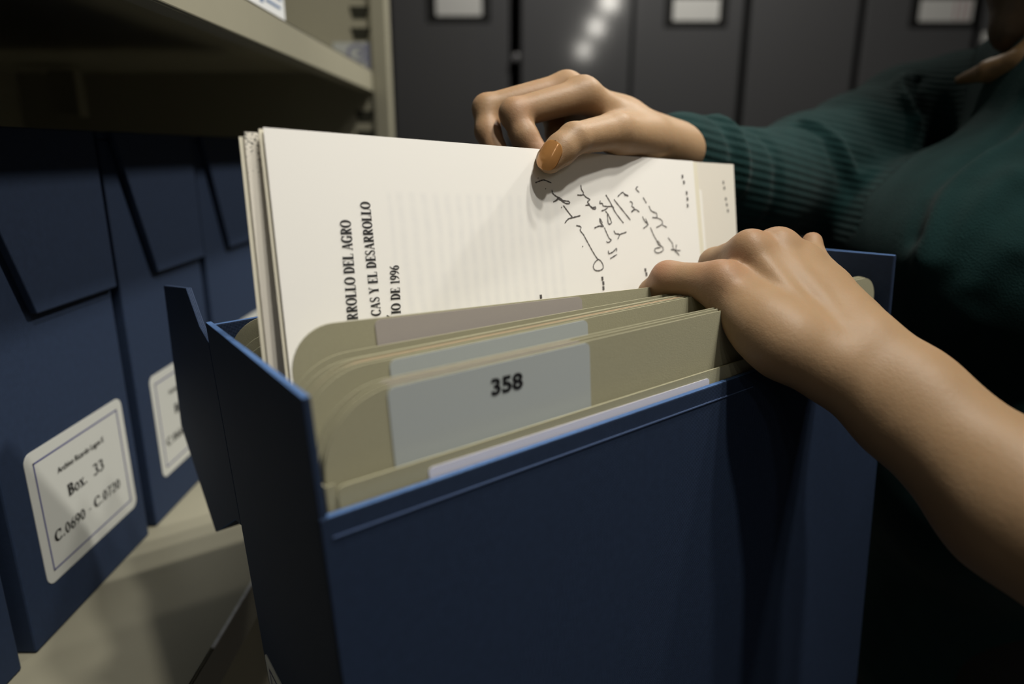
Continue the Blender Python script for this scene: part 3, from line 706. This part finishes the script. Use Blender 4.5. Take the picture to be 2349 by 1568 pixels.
def add(V, lo, h, n, prims, k, m=0.02):
    for (a, b, ra, rb) in prims:
        r = max(ra, rb) + k + m
        s = sub(lo, h, n, np.minimum(a, b) - r, np.maximum(a, b) + r)
        if s is None: continue
        sl, G = s
        V[sl] = smin(V[sl], cone_d(G, a, b, ra, rb).astype(np.float32), k)
def chain(pts):
    return [(np.array(p[:3]), np.array(q[:3]), p[3], q[3]) for p, q in zip(pts, pts[1:])]
def carve(V, lo, h, n, prims, k):
    """Press soft grooves along capsules."""
    for (a, b, ra, rb) in prims:
        r = max(ra, rb) + k + 0.01
        s = sub(lo, h, n, np.minimum(a, b) - r, np.maximum(a, b) + r)
        if s is None: continue
        sl, G = s
        V[sl] = -smin(-V[sl], cone_d(G, a, b, ra, rb).astype(np.float32), k)
def nets(V, lo, h):
    """Naive surface nets."""
    ins = V < 0
    nx, ny, nz = V.shape
    c = np.zeros((nx - 1, ny - 1, nz - 1), np.int8)
    for dx in (0, 1):
        for dy in (0, 1):
            for dz in (0, 1):
                c += ins[dx:nx - 1 + dx, dy:ny - 1 + dy, dz:nz - 1 + dz]
    act = (c > 0) & (c < 8)
    I = np.argwhere(act)
    idx = np.full(act.shape, -1, np.int64); idx[act] = np.arange(len(I))
    P = np.zeros((len(I), 3)); cnt = np.zeros(len(I))
    for ax in range(3):
        o1, o2 = [k for k in range(3) if k != ax]
        for u in (0, 1):
            for v in (0, 1):
                A = I.copy(); A[:, o1] += u; A[:, o2] += v
                Bq = A.copy(); Bq[:, ax] += 1
                va = V[A[:, 0], A[:, 1], A[:, 2]]; vb = V[Bq[:, 0], Bq[:, 1], Bq[:, 2]]
                m = (va < 0) != (vb < 0)
                t = np.where(m, va / np.where(va - vb == 0, 1, va - vb), 0)
                Q = A.astype(float); Q[:, ax] += t
                P[m] += Q[m]; cnt[m] += 1
    P = P / cnt[:, None] * h + np.array(lo)
    F = []
    for ax in range(3):
        o1, o2 = (ax + 1) % 3, (ax + 2) % 3
        sl0 = [slice(None)] * 3; sl1 = [slice(None)] * 3
        sl0[ax] = slice(0, -1); sl1[ax] = slice(1, None)
        a, b = ins[tuple(sl0)], ins[tuple(sl1)]
        E = np.argwhere(a != b)
        ok = (E[:, o1] > 0) & (E[:, o2] > 0) & (E[:, o1] < V.shape[o1] - 1) & (E[:, o2] < V.shape[o2] - 1)
        E = E[ok]
        flip = a[E[:, 0], E[:, 1], E[:, 2]]
        q = []
        for du, dv in ((1, 1), (0, 1), (0, 0), (1, 0)):
            C = E.copy(); C[:, o1] -= du; C[:, o2] -= dv
            q.append(idx[C[:, 0], C[:, 1], C[:, 2]])
        q = np.stack(q, 1)
        q[~flip] = q[~flip][:, ::-1]
        F.append(q)
    return P, np.concatenate(F)
def build_np(name, parts, material, parent, flush=None, rib=None):
    V = np.concatenate([p for p, f in parts]); off = 0; Fs = []
    for p, f in parts:
        Fs.append(f + off); off += len(p)
    F = np.concatenate(Fs)
    org = np.array(WM[parent].to_translation())
    me = bpy.data.meshes.new(name)
    me.vertices.add(len(V)); me.vertices.foreach_set('co', (V - org).astype(np.float32).ravel())
    me.loops.add(F.size); me.loops.foreach_set('vertex_index', F.astype(np.int32).ravel())
    me.polygons.add(len(F)); me.polygons.foreach_set('loop_start', (np.arange(len(F)) * 4).astype(np.int32))
    me.update(calc_edges=True); me.validate()
    me.polygons.foreach_set('use_smooth', [True] * len(me.polygons))
    for nm, arr in (('flush', flush), ('rib', rib)):
        if arr is not None:
            at = me.attributes.new(nm, 'FLOAT', 'POINT'); at.data.foreach_set('value', arr.astype(np.float32))
    me.materials.append(material); me.update()
    o = bpy.data.objects.new(name, me); COL.objects.link(o)
    o.parent = parent; WM[o] = Matrix.Translation(org)
    return o

JW = {'L_pinky': [(0.11548, 0.37783, -0.07089, 0.0106), (0.09068, 0.39542, -0.07111, 0.0092), (0.08399, 0.40476, -0.0823, 0.0078), (0.08295, 0.40034, -0.09816, 0.0068)],
  'L_ring': [(0.1354, 0.38944, -0.05527, 0.0104), (0.12516, 0.42145, -0.06708, 0.0092), (0.1243, 0.43166, -0.09004, 0.008), (0.1243, 0.42717, -0.10617, 0.007)],
  'L_middle': [(0.15369, 0.39677, -0.05505, 0.0106), (0.15865, 0.44148, -0.06971, 0.0092), (0.15727, 0.44932, -0.09373, 0.0082), (0.15542, 0.44232, -0.11142, 0.007)],
  'L_index': [(0.16745, 0.3956, -0.06297, 0.0104), (0.17985, 0.4479, -0.07648, 0.009), (0.17833, 0.45622, -0.09878, 0.008), (0.17387, 0.44759, -0.11487, 0.007)],
  'L_thumb': [(0.18297, 0.36323, -0.08979, 0.0115), (0.18183, 0.38577, -0.07591, 0.01), (0.17839, 0.4061, -0.06256, 0.0078), (0.18118, 0.41596, -0.05324, 0.0061)],
  'L_palm_a': [(0.16953, 0.3348, -0.10988, 0.0152), (0.11597, 0.37757, -0.07183, 0.0108)],
  'L_palm_b': [(0.1757, 0.33922, -0.10518, 0.0145), (0.13575, 0.39011, -0.05661, 0.0112)],
  'L_palm_c': [(0.18172, 0.34361, -0.1006, 0.0145), (0.15408, 0.39736, -0.05665, 0.0112)],
  'L_palm_d': [(0.18571, 0.34608, -0.09918, 0.0145), (0.16829, 0.39718, -0.06475, 0.0105)],
  'L_web': [(0.18344, 0.36323, -0.08979, 0.0115), (0.17502, 0.39222, -0.07513, 0.0095)],
  'L_hypo': [(0.12117, 0.3702, -0.07966, 0.0108), (0.13237, 0.35289, -0.08961, 0.0142), (0.14296, 0.34356, -0.09705, 0.0156), (0.16016, 0.33695, -0.10588, 0.0148)],
  'L_arm_u': [(0.17042, 0.33504, -0.10902, 0.015), (0.19173, 0.3211, -0.12551, 0.0206), (0.22495, 0.2755, -0.1551, 0.0288), (0.3, 0.19, -0.2, 0.036)],
  'L_arm_r': [(0.18468, 0.34416, -0.09863, 0.015), (0.20028, 0.32567, -0.11655, 0.0206), (0.23033, 0.27871, -0.15101, 0.0288), (0.3, 0.19, -0.2, 0.036)],
  'L_tend_a': [(0.15964, 0.33512, -0.09009, 0.003), (0.13524, 0.37944, -0.05579, 0.0035)],
  'L_tend_b': [(0.16768, 0.3392, -0.08659, 0.003), (0.15154, 0.38658, -0.05437, 0.0035)],
  'L_tend_c': [(0.1526, 0.33268, -0.09511, 0.003), (0.11617, 0.36833, -0.06959, 0.0035)],
  'L_kn_a': [(0.11456, 0.37207, -0.06546, 0.006), (0.11528, 0.37182, -0.06638, 0.006)],
  'L_kn_b': [(0.13283, 0.38456, -0.05043, 0.0065), (0.13332, 0.38437, -0.05114, 0.0065)],
  'L_kn_c': [(0.1525, 0.39284, -0.05053, 0.0065), (0.153, 0.39257, -0.05148, 0.0065)],
  'R_thumb': [(0.09185, 0.48778, 0.00715, 0.0125), (0.06451, 0.45166, 0.01161, 0.0116), (0.03625, 0.42122, 0.00666, 0.009), (0.02875, 0.41489, 0.00073, 0.0089), (0.022, 0.41023, -0.00484, 0.0082)],
  'R_index': [(0.04583, 0.46843, 0.03456, 0.0104), (0.00149, 0.44836, 0.02212, 0.009), (0.00766, 0.4425, 0.00855, 0.008), (0.01705, 0.43867, -0.00336, 0.007)],
  'R_middle': [(0.03563, 0.48337, 0.03975, 0.01), (-0.0164, 0.4661, 0.02619, 0.0086), (-0.01541, 0.45786, 0.01151, 0.0078), (-0.00894, 0.44999, -0.00185, 0.007)],
  'R_ring': [(0.03931, 0.50364, 0.03801, 0.01), (0.00462, 0.49578, 0.02843, 0.0084), (0.00513, 0.4831, 0.0127, 0.0076), (0.00878, 0.47088, -0.00139, 0.0068)],
  'R_pinky': [(0.04967, 0.51544, 0.0319, 0.0092), (0.02858, 0.50713, 0.02444, 0.0078), (0.03051, 0.49501, 0.01072, 0.007), (0.03265, 0.48316, -0.00199, 0.006)],
  'R_palm_a': [(0.12483, 0.52723, -0.00031, 0.0145), (0.07879, 0.49097, 0.01858, 0.0108), (0.04603, 0.47047, 0.03445, 0.0106)],
  'R_palm_b': [(0.1281, 0.53553, -0.00031, 0.014), (0.07777, 0.50437, 0.02199, 0.0105), (0.03637, 0.48541, 0.03964, 0.01)],
  'R_palm_c': [(0.13158, 0.54158, -0.00096, 0.014), (0.08127, 0.51598, 0.01894, 0.0105), (0.03947, 0.50568, 0.03788, 0.01)],
  'R_palm_d': [(0.1351, 0.54763, -0.00161, 0.014), (0.08611, 0.52561, 0.01625, 0.01), (0.04997, 0.5186, 0.0321, 0.0094)],
  'R_thenar': [(0.1216, 0.52758, 0.00093, 0.014), (0.09443, 0.49508, 0.00726, 0.0125), (0.06725, 0.46024, 0.00889, 0.0118)],
  'R_arm': [(0.12507, 0.53604, -0.00221, 0.0145), (0.15869, 0.58976, -0.01432, 0.016), (0.21273, 0.6297, -0.03118, 0.03), (0.28913, 0.69435, -0.02268, 0.038), (0.35365, 0.73555, -0.0052, 0.04)],
  'R_crease': [(0.03747, 0.40808, 0.01168, 0.0012), (0.04004, 0.40886, 0.01075, 0.0012)],
  'nail': ((0.0204, 0.39926, -0.00212), (-0.24137, -0.94301, 0.22906), (-0.45171, -0.13772, -0.88147)),
  'torso': [(0.53, 0.62, -0.52, 0.12), (0.51, 0.6, -0.35, 0.09), (0.475, 0.59, -0.12, 0.095), (0.49, 0.59, 0.02, 0.075)],
  'chest': [(0.405, 0.53, -0.08, 0.04), (0.405, 0.65, -0.08, 0.04)],
  'shoulders': [(0.48, 0.42, 0.02, 0.045), (0.49, 0.58, 0.06, 0.055), (0.48295814838300566, 0.7888487505389989, 0.03711356224694137, 0.045)],
  'neck': [(0.48, 0.6, 0.06, 0.055), (0.46, 0.6, 0.17, 0.05)],
  'L_upper': [(0.48, 0.42, 0.02, 0.045), (0.3, 0.19, -0.2, 0.038)],
  'R_upper': [(0.48295814838300566, 0.7888487505389989, 0.03711356224694137, 0.045), (0.34866835764109066, 0.725188250966113, -0.005129456754410205, 0.04)],
  'leg_a': [(0.52, 0.54, -0.5, 0.09), (0.5, 0.53, -0.9, 0.055), (0.52, 0.53, -1.27, 0.035)],
  'leg_b': [(0.52, 0.7, -0.5, 0.09), (0.54, 0.71, -0.9, 0.055), (0.56, 0.71, -1.27, 0.035)],
  'skull': [(0.46, 0.6, 0.3, 0.085), (0.43, 0.6, 0.28, 0.078)],
  'jaw': [(0.44, 0.6, 0.24, 0.055), (0.385, 0.6, 0.205, 0.03)],
  'nose': [(0.352, 0.6, 0.275, 0.008), (0.335, 0.6, 0.245, 0.011)],
  'ear_a': [(0.455, 0.515, 0.285, 0.012), (0.455, 0.515, 0.255, 0.008)],
  'ear_b': [(0.455, 0.685, 0.285, 0.012), (0.455, 0.685, 0.255, 0.008)],
  'lips': [(0.354, 0.585, 0.222, 0.008), (0.354, 0.615, 0.222, 0.008)],
  'eyes': [(0.352, 0.57, 0.283, 0.012), (0.352, 0.571, 0.283, 0.012)],
  'sleeve_r': [(0.12956, 0.54916, -0.00356, 0.029), (0.14786, 0.56576, -0.01105, 0.0325), (0.1872, 0.59915, -0.02533, 0.04), (0.21247, 0.62642, -0.03178, 0.0455), (0.28913, 0.69435, -0.02268, 0.0545), (0.35365, 0.73579, -0.00434, 0.0575), (0.42203, 0.76957, 0.0238, 0.06), (0.48296, 0.78834, 0.03528, 0.063)],
  'cuff_r': [(0.12639, 0.54754, -0.00193, 0.0298), (0.1335, 0.55398, -0.0049, 0.0315)],
  'fold_r': [(0.27961, 0.65759, 0.03169, 0.004), (0.29942, 0.64876, 0.0, 0.004), (0.33643, 0.64727, -0.04267, 0.004)],
  'sleeve_l': [(0.48, 0.42, 0.02, 0.062), (0.4, 0.32, -0.08, 0.058), (0.3, 0.19, -0.2, 0.05)],
  'cuff_l': [(0.3, 0.19, -0.2, 0.05), (0.29, 0.205, -0.19, 0.05)],
  'sw_torso': [(0.52, 0.62, -0.5, 0.15), (0.5, 0.6, -0.35, 0.12), (0.46, 0.58, -0.12, 0.13), (0.49, 0.58, 0.02, 0.095)],
  'sw_chest': [(0.368, 0.52, -0.085, 0.076), (0.368, 0.64, -0.085, 0.076)],
  'sw_belly': [(0.405, 0.53, -0.27, 0.095), (0.405, 0.66, -0.27, 0.095)],
  'sw_shoulders': [(0.48, 0.42, 0.02, 0.06), (0.49, 0.58, 0.05, 0.062), (0.48296, 0.78834, 0.03528, 0.06)],
  'sw_collar': [(0.5, 0.52, 0.075, 0.04), (0.5, 0.68, 0.085, 0.04)],
  'fold_t': [(0.42822, 0.63149, 0.03116, 0.012), (0.34331, 0.56902, -0.02543, 0.012), (0.29088, 0.53077, -0.06961, 0.012)],
  'tr_hips': [(0.54, 0.55, -0.44, 0.13), (0.54, 0.68, -0.44, 0.13)],
  'tr_a': [(0.53, 0.54, -0.5, 0.115), (0.5, 0.53, -0.9, 0.075), (0.52, 0.53, -1.25, 0.065)],
  'tr_b': [(0.53, 0.7, -0.5, 0.115), (0.54, 0.71, -0.9, 0.075), (0.56, 0.71, -1.25, 0.065)],
  'shoe_a': [(0.54, 0.53, -1.31, 0.038), (0.38, 0.53, -1.32, 0.03)],
  'shoe_b': [(0.58, 0.71, -1.31, 0.038), (0.42, 0.71, -1.32, 0.03)],
  'hair_cap': [(0.475, 0.6, 0.315, 0.092), (0.5, 0.6, 0.26, 0.085)],
  'hair_a': [(0.46, 0.685, 0.28, 0.03), (0.44938, 0.62177, 0.14539, 0.05), (0.42054, 0.6193, 0.09924, 0.022)],
  'hair_b': [(0.47, 0.52, 0.28, 0.03), (0.5, 0.5, 0.15, 0.03), (0.52, 0.49, 0.05, 0.025)],
  'hair_c': [(0.54, 0.6, 0.28, 0.05), (0.58, 0.6, 0.12, 0.06), (0.6, 0.6, -0.02, 0.05)],
  'hair_lock': [(0.43735, 0.59399, 0.10155, 0.012), (0.40962, 0.59009, 0.06888, 0.012), (0.39944, 0.61476, 0.06428, 0.009), (0.39993, 0.65522, 0.06049, 0.004)],
  'flush': [((0.11578, 0.37636, -0.065), 0.014, 0.55), ((0.08278, 0.39222, -0.06394), 0.012, 0.6), ((0.1354, 0.39123, -0.04884), 0.013, 0.4), ((0.15612, 0.40161, -0.04887), 0.013, 0.4), ((0.18417, 0.42204, -0.05003), 0.012, 0.5), ((-0.02269, 0.47515, 0.02887), 0.012, 0.5), ((-0.00684, 0.45823, 0.00538), 0.014, 0.5), ((0.00413, 0.4424, 0.02309), 0.012, 0.3), ((0.01611, 0.43597, 0.0), 0.012, 0.4), ((0.0244, 0.47362, 0.02337), 0.02, 0.3)],
  'folds': [([(0.26772, 0.65652, 0.02787), (0.27826, 0.65041, 0.0171), (0.29113, 0.64094, -0.00947), (0.3138, 0.64485, -0.03271), (0.33763, 0.65472, -0.05319)], 0.005, 0.0055), ([(0.26086, 0.6499, 0.02273), (0.26942, 0.64413, 0.00944), (0.28235, 0.63729, -0.0151), (0.30581, 0.64271, -0.04041)], -0.003, 0.007), ([(0.39045, 0.72656, 0.07436), (0.38159, 0.71903, 0.06598), (0.37648, 0.70955, 0.04311), (0.37987, 0.70583, 0.01856)], 0.007, 0.006), ([(0.39907, 0.72517, 0.06937), (0.3936, 0.71877, 0.05385), (0.39015, 0.70928, 0.03093)], -0.006, 0.006), ([(0.15792, 0.56071, 0.01928), (0.1648, 0.55521, 0.01073), (0.17191, 0.5479, -0.00809), (0.1776, 0.5467, -0.03105)], 0.0045, 0.0055), ([(0.1504, 0.55511, 0.01781), (0.15697, 0.5463, 0.00481), (0.16296, 0.54005, -0.01764)], -0.0035, 0.005), ([(0.193, 0.58425, 0.01061), (0.20009, 0.57874, -0.0017), (0.20507, 0.57415, -0.02566), (0.21018, 0.57665, -0.05397)], -0.0035, 0.006), ([(0.23798, 0.62639, 0.01283), (0.28293, 0.63995, 0.00564), (0.32579, 0.65342, -0.00192)], 0.002, 0.008), ([(0.37238, 0.53049, 0.04124), (0.341, 0.52284, 0.01375), (0.30929, 0.51263, -0.02291), (0.28291, 0.4928, -0.05687), (0.26648, 0.47825, -0.07184)], 0.008, 0.01), ([(0.37045, 0.54197, 0.04518), (0.3365, 0.53329, 0.01402), (0.30278, 0.51862, -0.02005), (0.28075, 0.50498, -0.0504)], -0.006, 0.01), ([(0.34259, 0.47866, 0.00422), (0.32247, 0.47162, -0.02107), (0.29913, 0.4638, -0.04918), (0.28163, 0.45833, -0.06885)], 0.0045, 0.012), ([(0.33515, 0.4629, -0.01512), (0.31831, 0.45678, -0.03711), (0.29834, 0.45066, -0.0591), (0.28407, 0.44607, -0.0756)], -0.004, 0.012), ([(0.3128, 0.42061, -0.05516), (0.2891, 0.41347, -0.08082), (0.27417, 0.41893, -0.0985), (0.2638, 0.42493, -0.11423)], 0.0045, 0.012), ([(0.30536, 0.40642, -0.06888), (0.28742, 0.40084, -0.08891), (0.27312, 0.40597, -0.10776)], -0.004, 0.012), ([(0.32025, 0.43721, -0.03283), (0.30144, 0.43063, -0.05648), (0.28334, 0.43391, -0.08198)], 0.0025, 0.012)]}
def pr(key): return chain(JW[key])
pers = empty('person', 'person in a teal ribbed sweater pulling sheets from the open blue box', 'person', Matrix.Translation((0.52, 0.60, FLOOR)))

def hand_grid(lo, hi, h, palm, fingers, k_palm, k_fin):
    V, n = grid(lo, hi, h)
    add(V, lo, h, n, palm, k_palm)
    base = V.copy(); out = V.copy()
    for f in fingers:
        W = base.copy()
        F0 = np.full(n, 1.0, np.float32)
        add(F0, lo, h, n, f, 0.004)
        W = smin(W, F0, k_fin)
        out = np.minimum(out, W)
    return out, n
def bounds(prs, m):
    P = np.array([p for a, b, ra, rb in prs for p in (a - max(ra, rb), a + max(ra, rb), b - max(ra, rb), b + max(ra, rb))])
    return list(P.min(0) - m), list(P.max(0) + m)

parts = []
# left hand and bare forearm
palm = pr('L_palm_a') + pr('L_palm_b') + pr('L_palm_c') + pr('L_palm_d') + pr('L_hypo') + pr('L_arm_u') + pr('L_arm_r') + pr('L_web')
fing = [pr('L_pinky'), pr('L_ring'), pr('L_middle'), pr('L_index'), pr('L_thumb')]
lo, hi = bounds(palm + sum(fing, []), 0.006)
h = 0.0016
V, n = hand_grid(lo, hi, h, palm, fing, 0.014, 0.009)
for key in ('L_tend_a', 'L_tend_b', 'L_tend_c'):
    add(V, lo, h, n, pr(key), 0.006)
for key in ('L_kn_a', 'L_kn_b', 'L_kn_c'):
    add(V, lo, h, n, pr(key), 0.007)
parts.append(nets(V, lo, h))
# right hand and wrist
palm = pr('R_palm_a') + pr('R_palm_b') + pr('R_palm_c') + pr('R_palm_d') + pr('R_thenar') + pr('R_arm')
fing = [pr('R_pinky'), pr('R_ring'), pr('R_middle'), pr('R_index'), pr('R_thumb')]
lo, hi = bounds(palm + sum(fing, []), 0.006)
h = 0.0014
V, n = hand_grid(lo, hi, h, palm, fing, 0.012, 0.007)
carve(V, lo, h, n, pr('R_crease'), 0.004)
parts.append(nets(V, lo, h))
# torso, neck, head, hips, legs
h = 0.008
core = pr('torso') + pr('chest') + pr('shoulders') + pr('neck') + pr('L_upper') + pr('R_upper') + pr('leg_a') + pr('leg_b')
head = pr('skull') + pr('jaw') + pr('nose') + pr('ear_a') + pr('ear_b') + pr('lips')
lo, hi = bounds(core + head, 0.02)
V, n = grid(lo, hi, h)
add(V, lo, h, n, core, 0.04, 0.05)
add(V, lo, h, n, head, 0.015, 0.03)
carve(V, lo, h, n, pr('eyes'), 0.01)
parts.append(nets(V, lo, h))
allv = np.concatenate([p for p, f in parts])
flush = np.zeros(len(allv))
for (p, r, w) in JW['flush']:
    d = np.linalg.norm(allv - np.array(p), axis=1)
    flush = np.maximum(flush, w * np.exp(-(d / r) ** 2))
build_np('body', parts, M['skin'], pers, flush=flush)

def nail(name, c, n, up, w, l, m):
    """A curved nail plate lying on a fingertip."""
    c, n, up = (np.array(q, float) for q in (c, n, up))
    n /= np.linalg.norm(n); up = up - n * (up @ n); up /= np.linalg.norm(up); sd = np.cross(up, n)
    V, F = [], []; A, Bn = 26, 16
    for i in range(A + 1):
        for j in range(Bn + 1):
            s = 2 * j / Bn - 1; q = 2 * i / A - 1
            ww = w / 2 * math.sqrt(max(1 - abs(q) ** 3.2, 0.0))
            x = s * ww; y = q * l / 2
            z = -(x / (w / 2)) ** 2 * w * 0.26 - (0.10 * l * max(q, 0) ** 2) - 0.05 * l * max(-q, 0) ** 2
            V.append(c + sd * x + up * y + n * z)
    for i in range(A):
        for j in range(Bn):
            a = i * (Bn + 1) + j
            F.append((a, a + 1, a + Bn + 2, a + Bn + 1))
    org = np.array(WM[pers].to_translation())
    o = mesh_obj(name, [v - org for v in V], F, m, pers, WM[pers], smooth=True)
    so = o.modifiers.new('thick', 'SOLIDIFY'); so.thickness = 0.0008; so.offset = -1
    return o
nl = nail('fingernail', *JW['nail'], 0.0128, 0.0175, M['polish']); nl['label'] = 'copper varnished thumbnail'

# sweater
slr = pr('sleeve_r'); sll = pr('sleeve_l')
bodyp = pr('sw_torso') + pr('sw_chest') + pr('sw_belly') + pr('sw_shoulders') + pr('sw_collar')
lo, hi = bounds(slr + sll + bodyp, 0.012)
h = 0.0036
V, n = grid(lo, hi, h)
add(V, lo, h, n, bodyp, 0.05, 0.05)
A, n = grid(lo, hi, h)
add(A, lo, h, n, slr, 0.02); add(A, lo, h, n, pr('cuff_r'), 0.006)
B2, n = grid(lo, hi, h)
add(B2, lo, h, n, sll, 0.02); add(B2, lo, h, n, pr('cuff_l'), 0.006)
V = smin(V, A, 0.022); V = smin(V, B2, 0.022)
P, F = nets(V, lo, h)
# folds: soft ridges and hollows along lines laid on the cloth
def normals(P, F):
    n = np.cross(P[F[:, 2]] - P[F[:, 0]], P[F[:, 3]] - P[F[:, 1]])
    N = np.zeros_like(P)
    for k in range(4): np.add.at(N, F[:, k], n)
    return N / (np.linalg.norm(N, axis=1, keepdims=True) + 1e-12)
NRM = normals(P, F); disp = np.zeros(len(P))
for pts, amp, wd in JW['folds']:
    q = [P[np.argmin(np.linalg.norm(P - np.array(c), axis=1))] for c in pts]
    dd = np.full(len(P), 9.0)
    for i in range(len(q) - 1):
        ab = q[i + 1] - q[i]; l2 = float(ab @ ab) + 1e-12
        tt = np.clip(((P - q[i]) @ ab) / l2, 0, 1)
        dd = np.minimum(dd, np.linalg.norm(P - q[i] - tt[:, None] * ab, axis=1))
    disp += amp * np.exp(-(dd / wd) ** 2)
P = P + NRM * disp[:, None]
cen = np.array([q[:3] for q in JW['sleeve_r']]); 
dmin = np.min(np.linalg.norm(P[:, None, :] - cen[None], axis=2), axis=1)
rib = np.where(dmin < 0.095, P[:, 2] * 2 * math.pi / 0.0062 + P[:, 0] * 2 * math.pi / 0.03, 0.0)
sw = build_np('sweater', [(P, F)], M['knit'], pers, rib=rib)
sm = sw.modifiers.new('soft', 'SMOOTH'); sm.factor = 0.5; sm.iterations = 2

# trousers and shoes
h = 0.009
tr = pr('tr_hips') + pr('tr_a') + pr('tr_b')
lo, hi = bounds(tr, 0.015)
V, n = grid(lo, hi, h); add(V, lo, h, n, tr, 0.04, 0.05)
build_np('trousers', [nets(V, lo, h)], M['trouser'], pers)
for key in ('shoe_a', 'shoe_b'):
    q = pr(key); lo, hi = bounds(q, 0.012)
    V, n = grid(lo, hi, 0.006); add(V, lo, 0.006, n, q, 0.02)
    build_np('shoe', [nets(V, lo, 0.006)], M['shoe'], pers)
# hair: long, brown, falling over the far shoulder
h = 0.005
hp = pr('hair_cap') + pr('hair_a') + pr('hair_b') + pr('hair_c')
lo, hi = bounds(hp, 0.012)
V, n = grid(lo, hi, h); add(V, lo, h, n, hp, 0.02)
hr = build_np('hair', [nets(V, lo, h)], M['hair'], pers)
q = pr('hair_lock') ; lo, hi = bounds(q, 0.01)
V, n = grid(lo, hi, 0.003); add(V, lo, 0.003, n, q, 0.004)
lk = build_np('hair_lock', [nets(V, lo, 0.003)], M['hairlit'], pers); lk['label'] = 'brown lock lying over the collar, painted as lit'
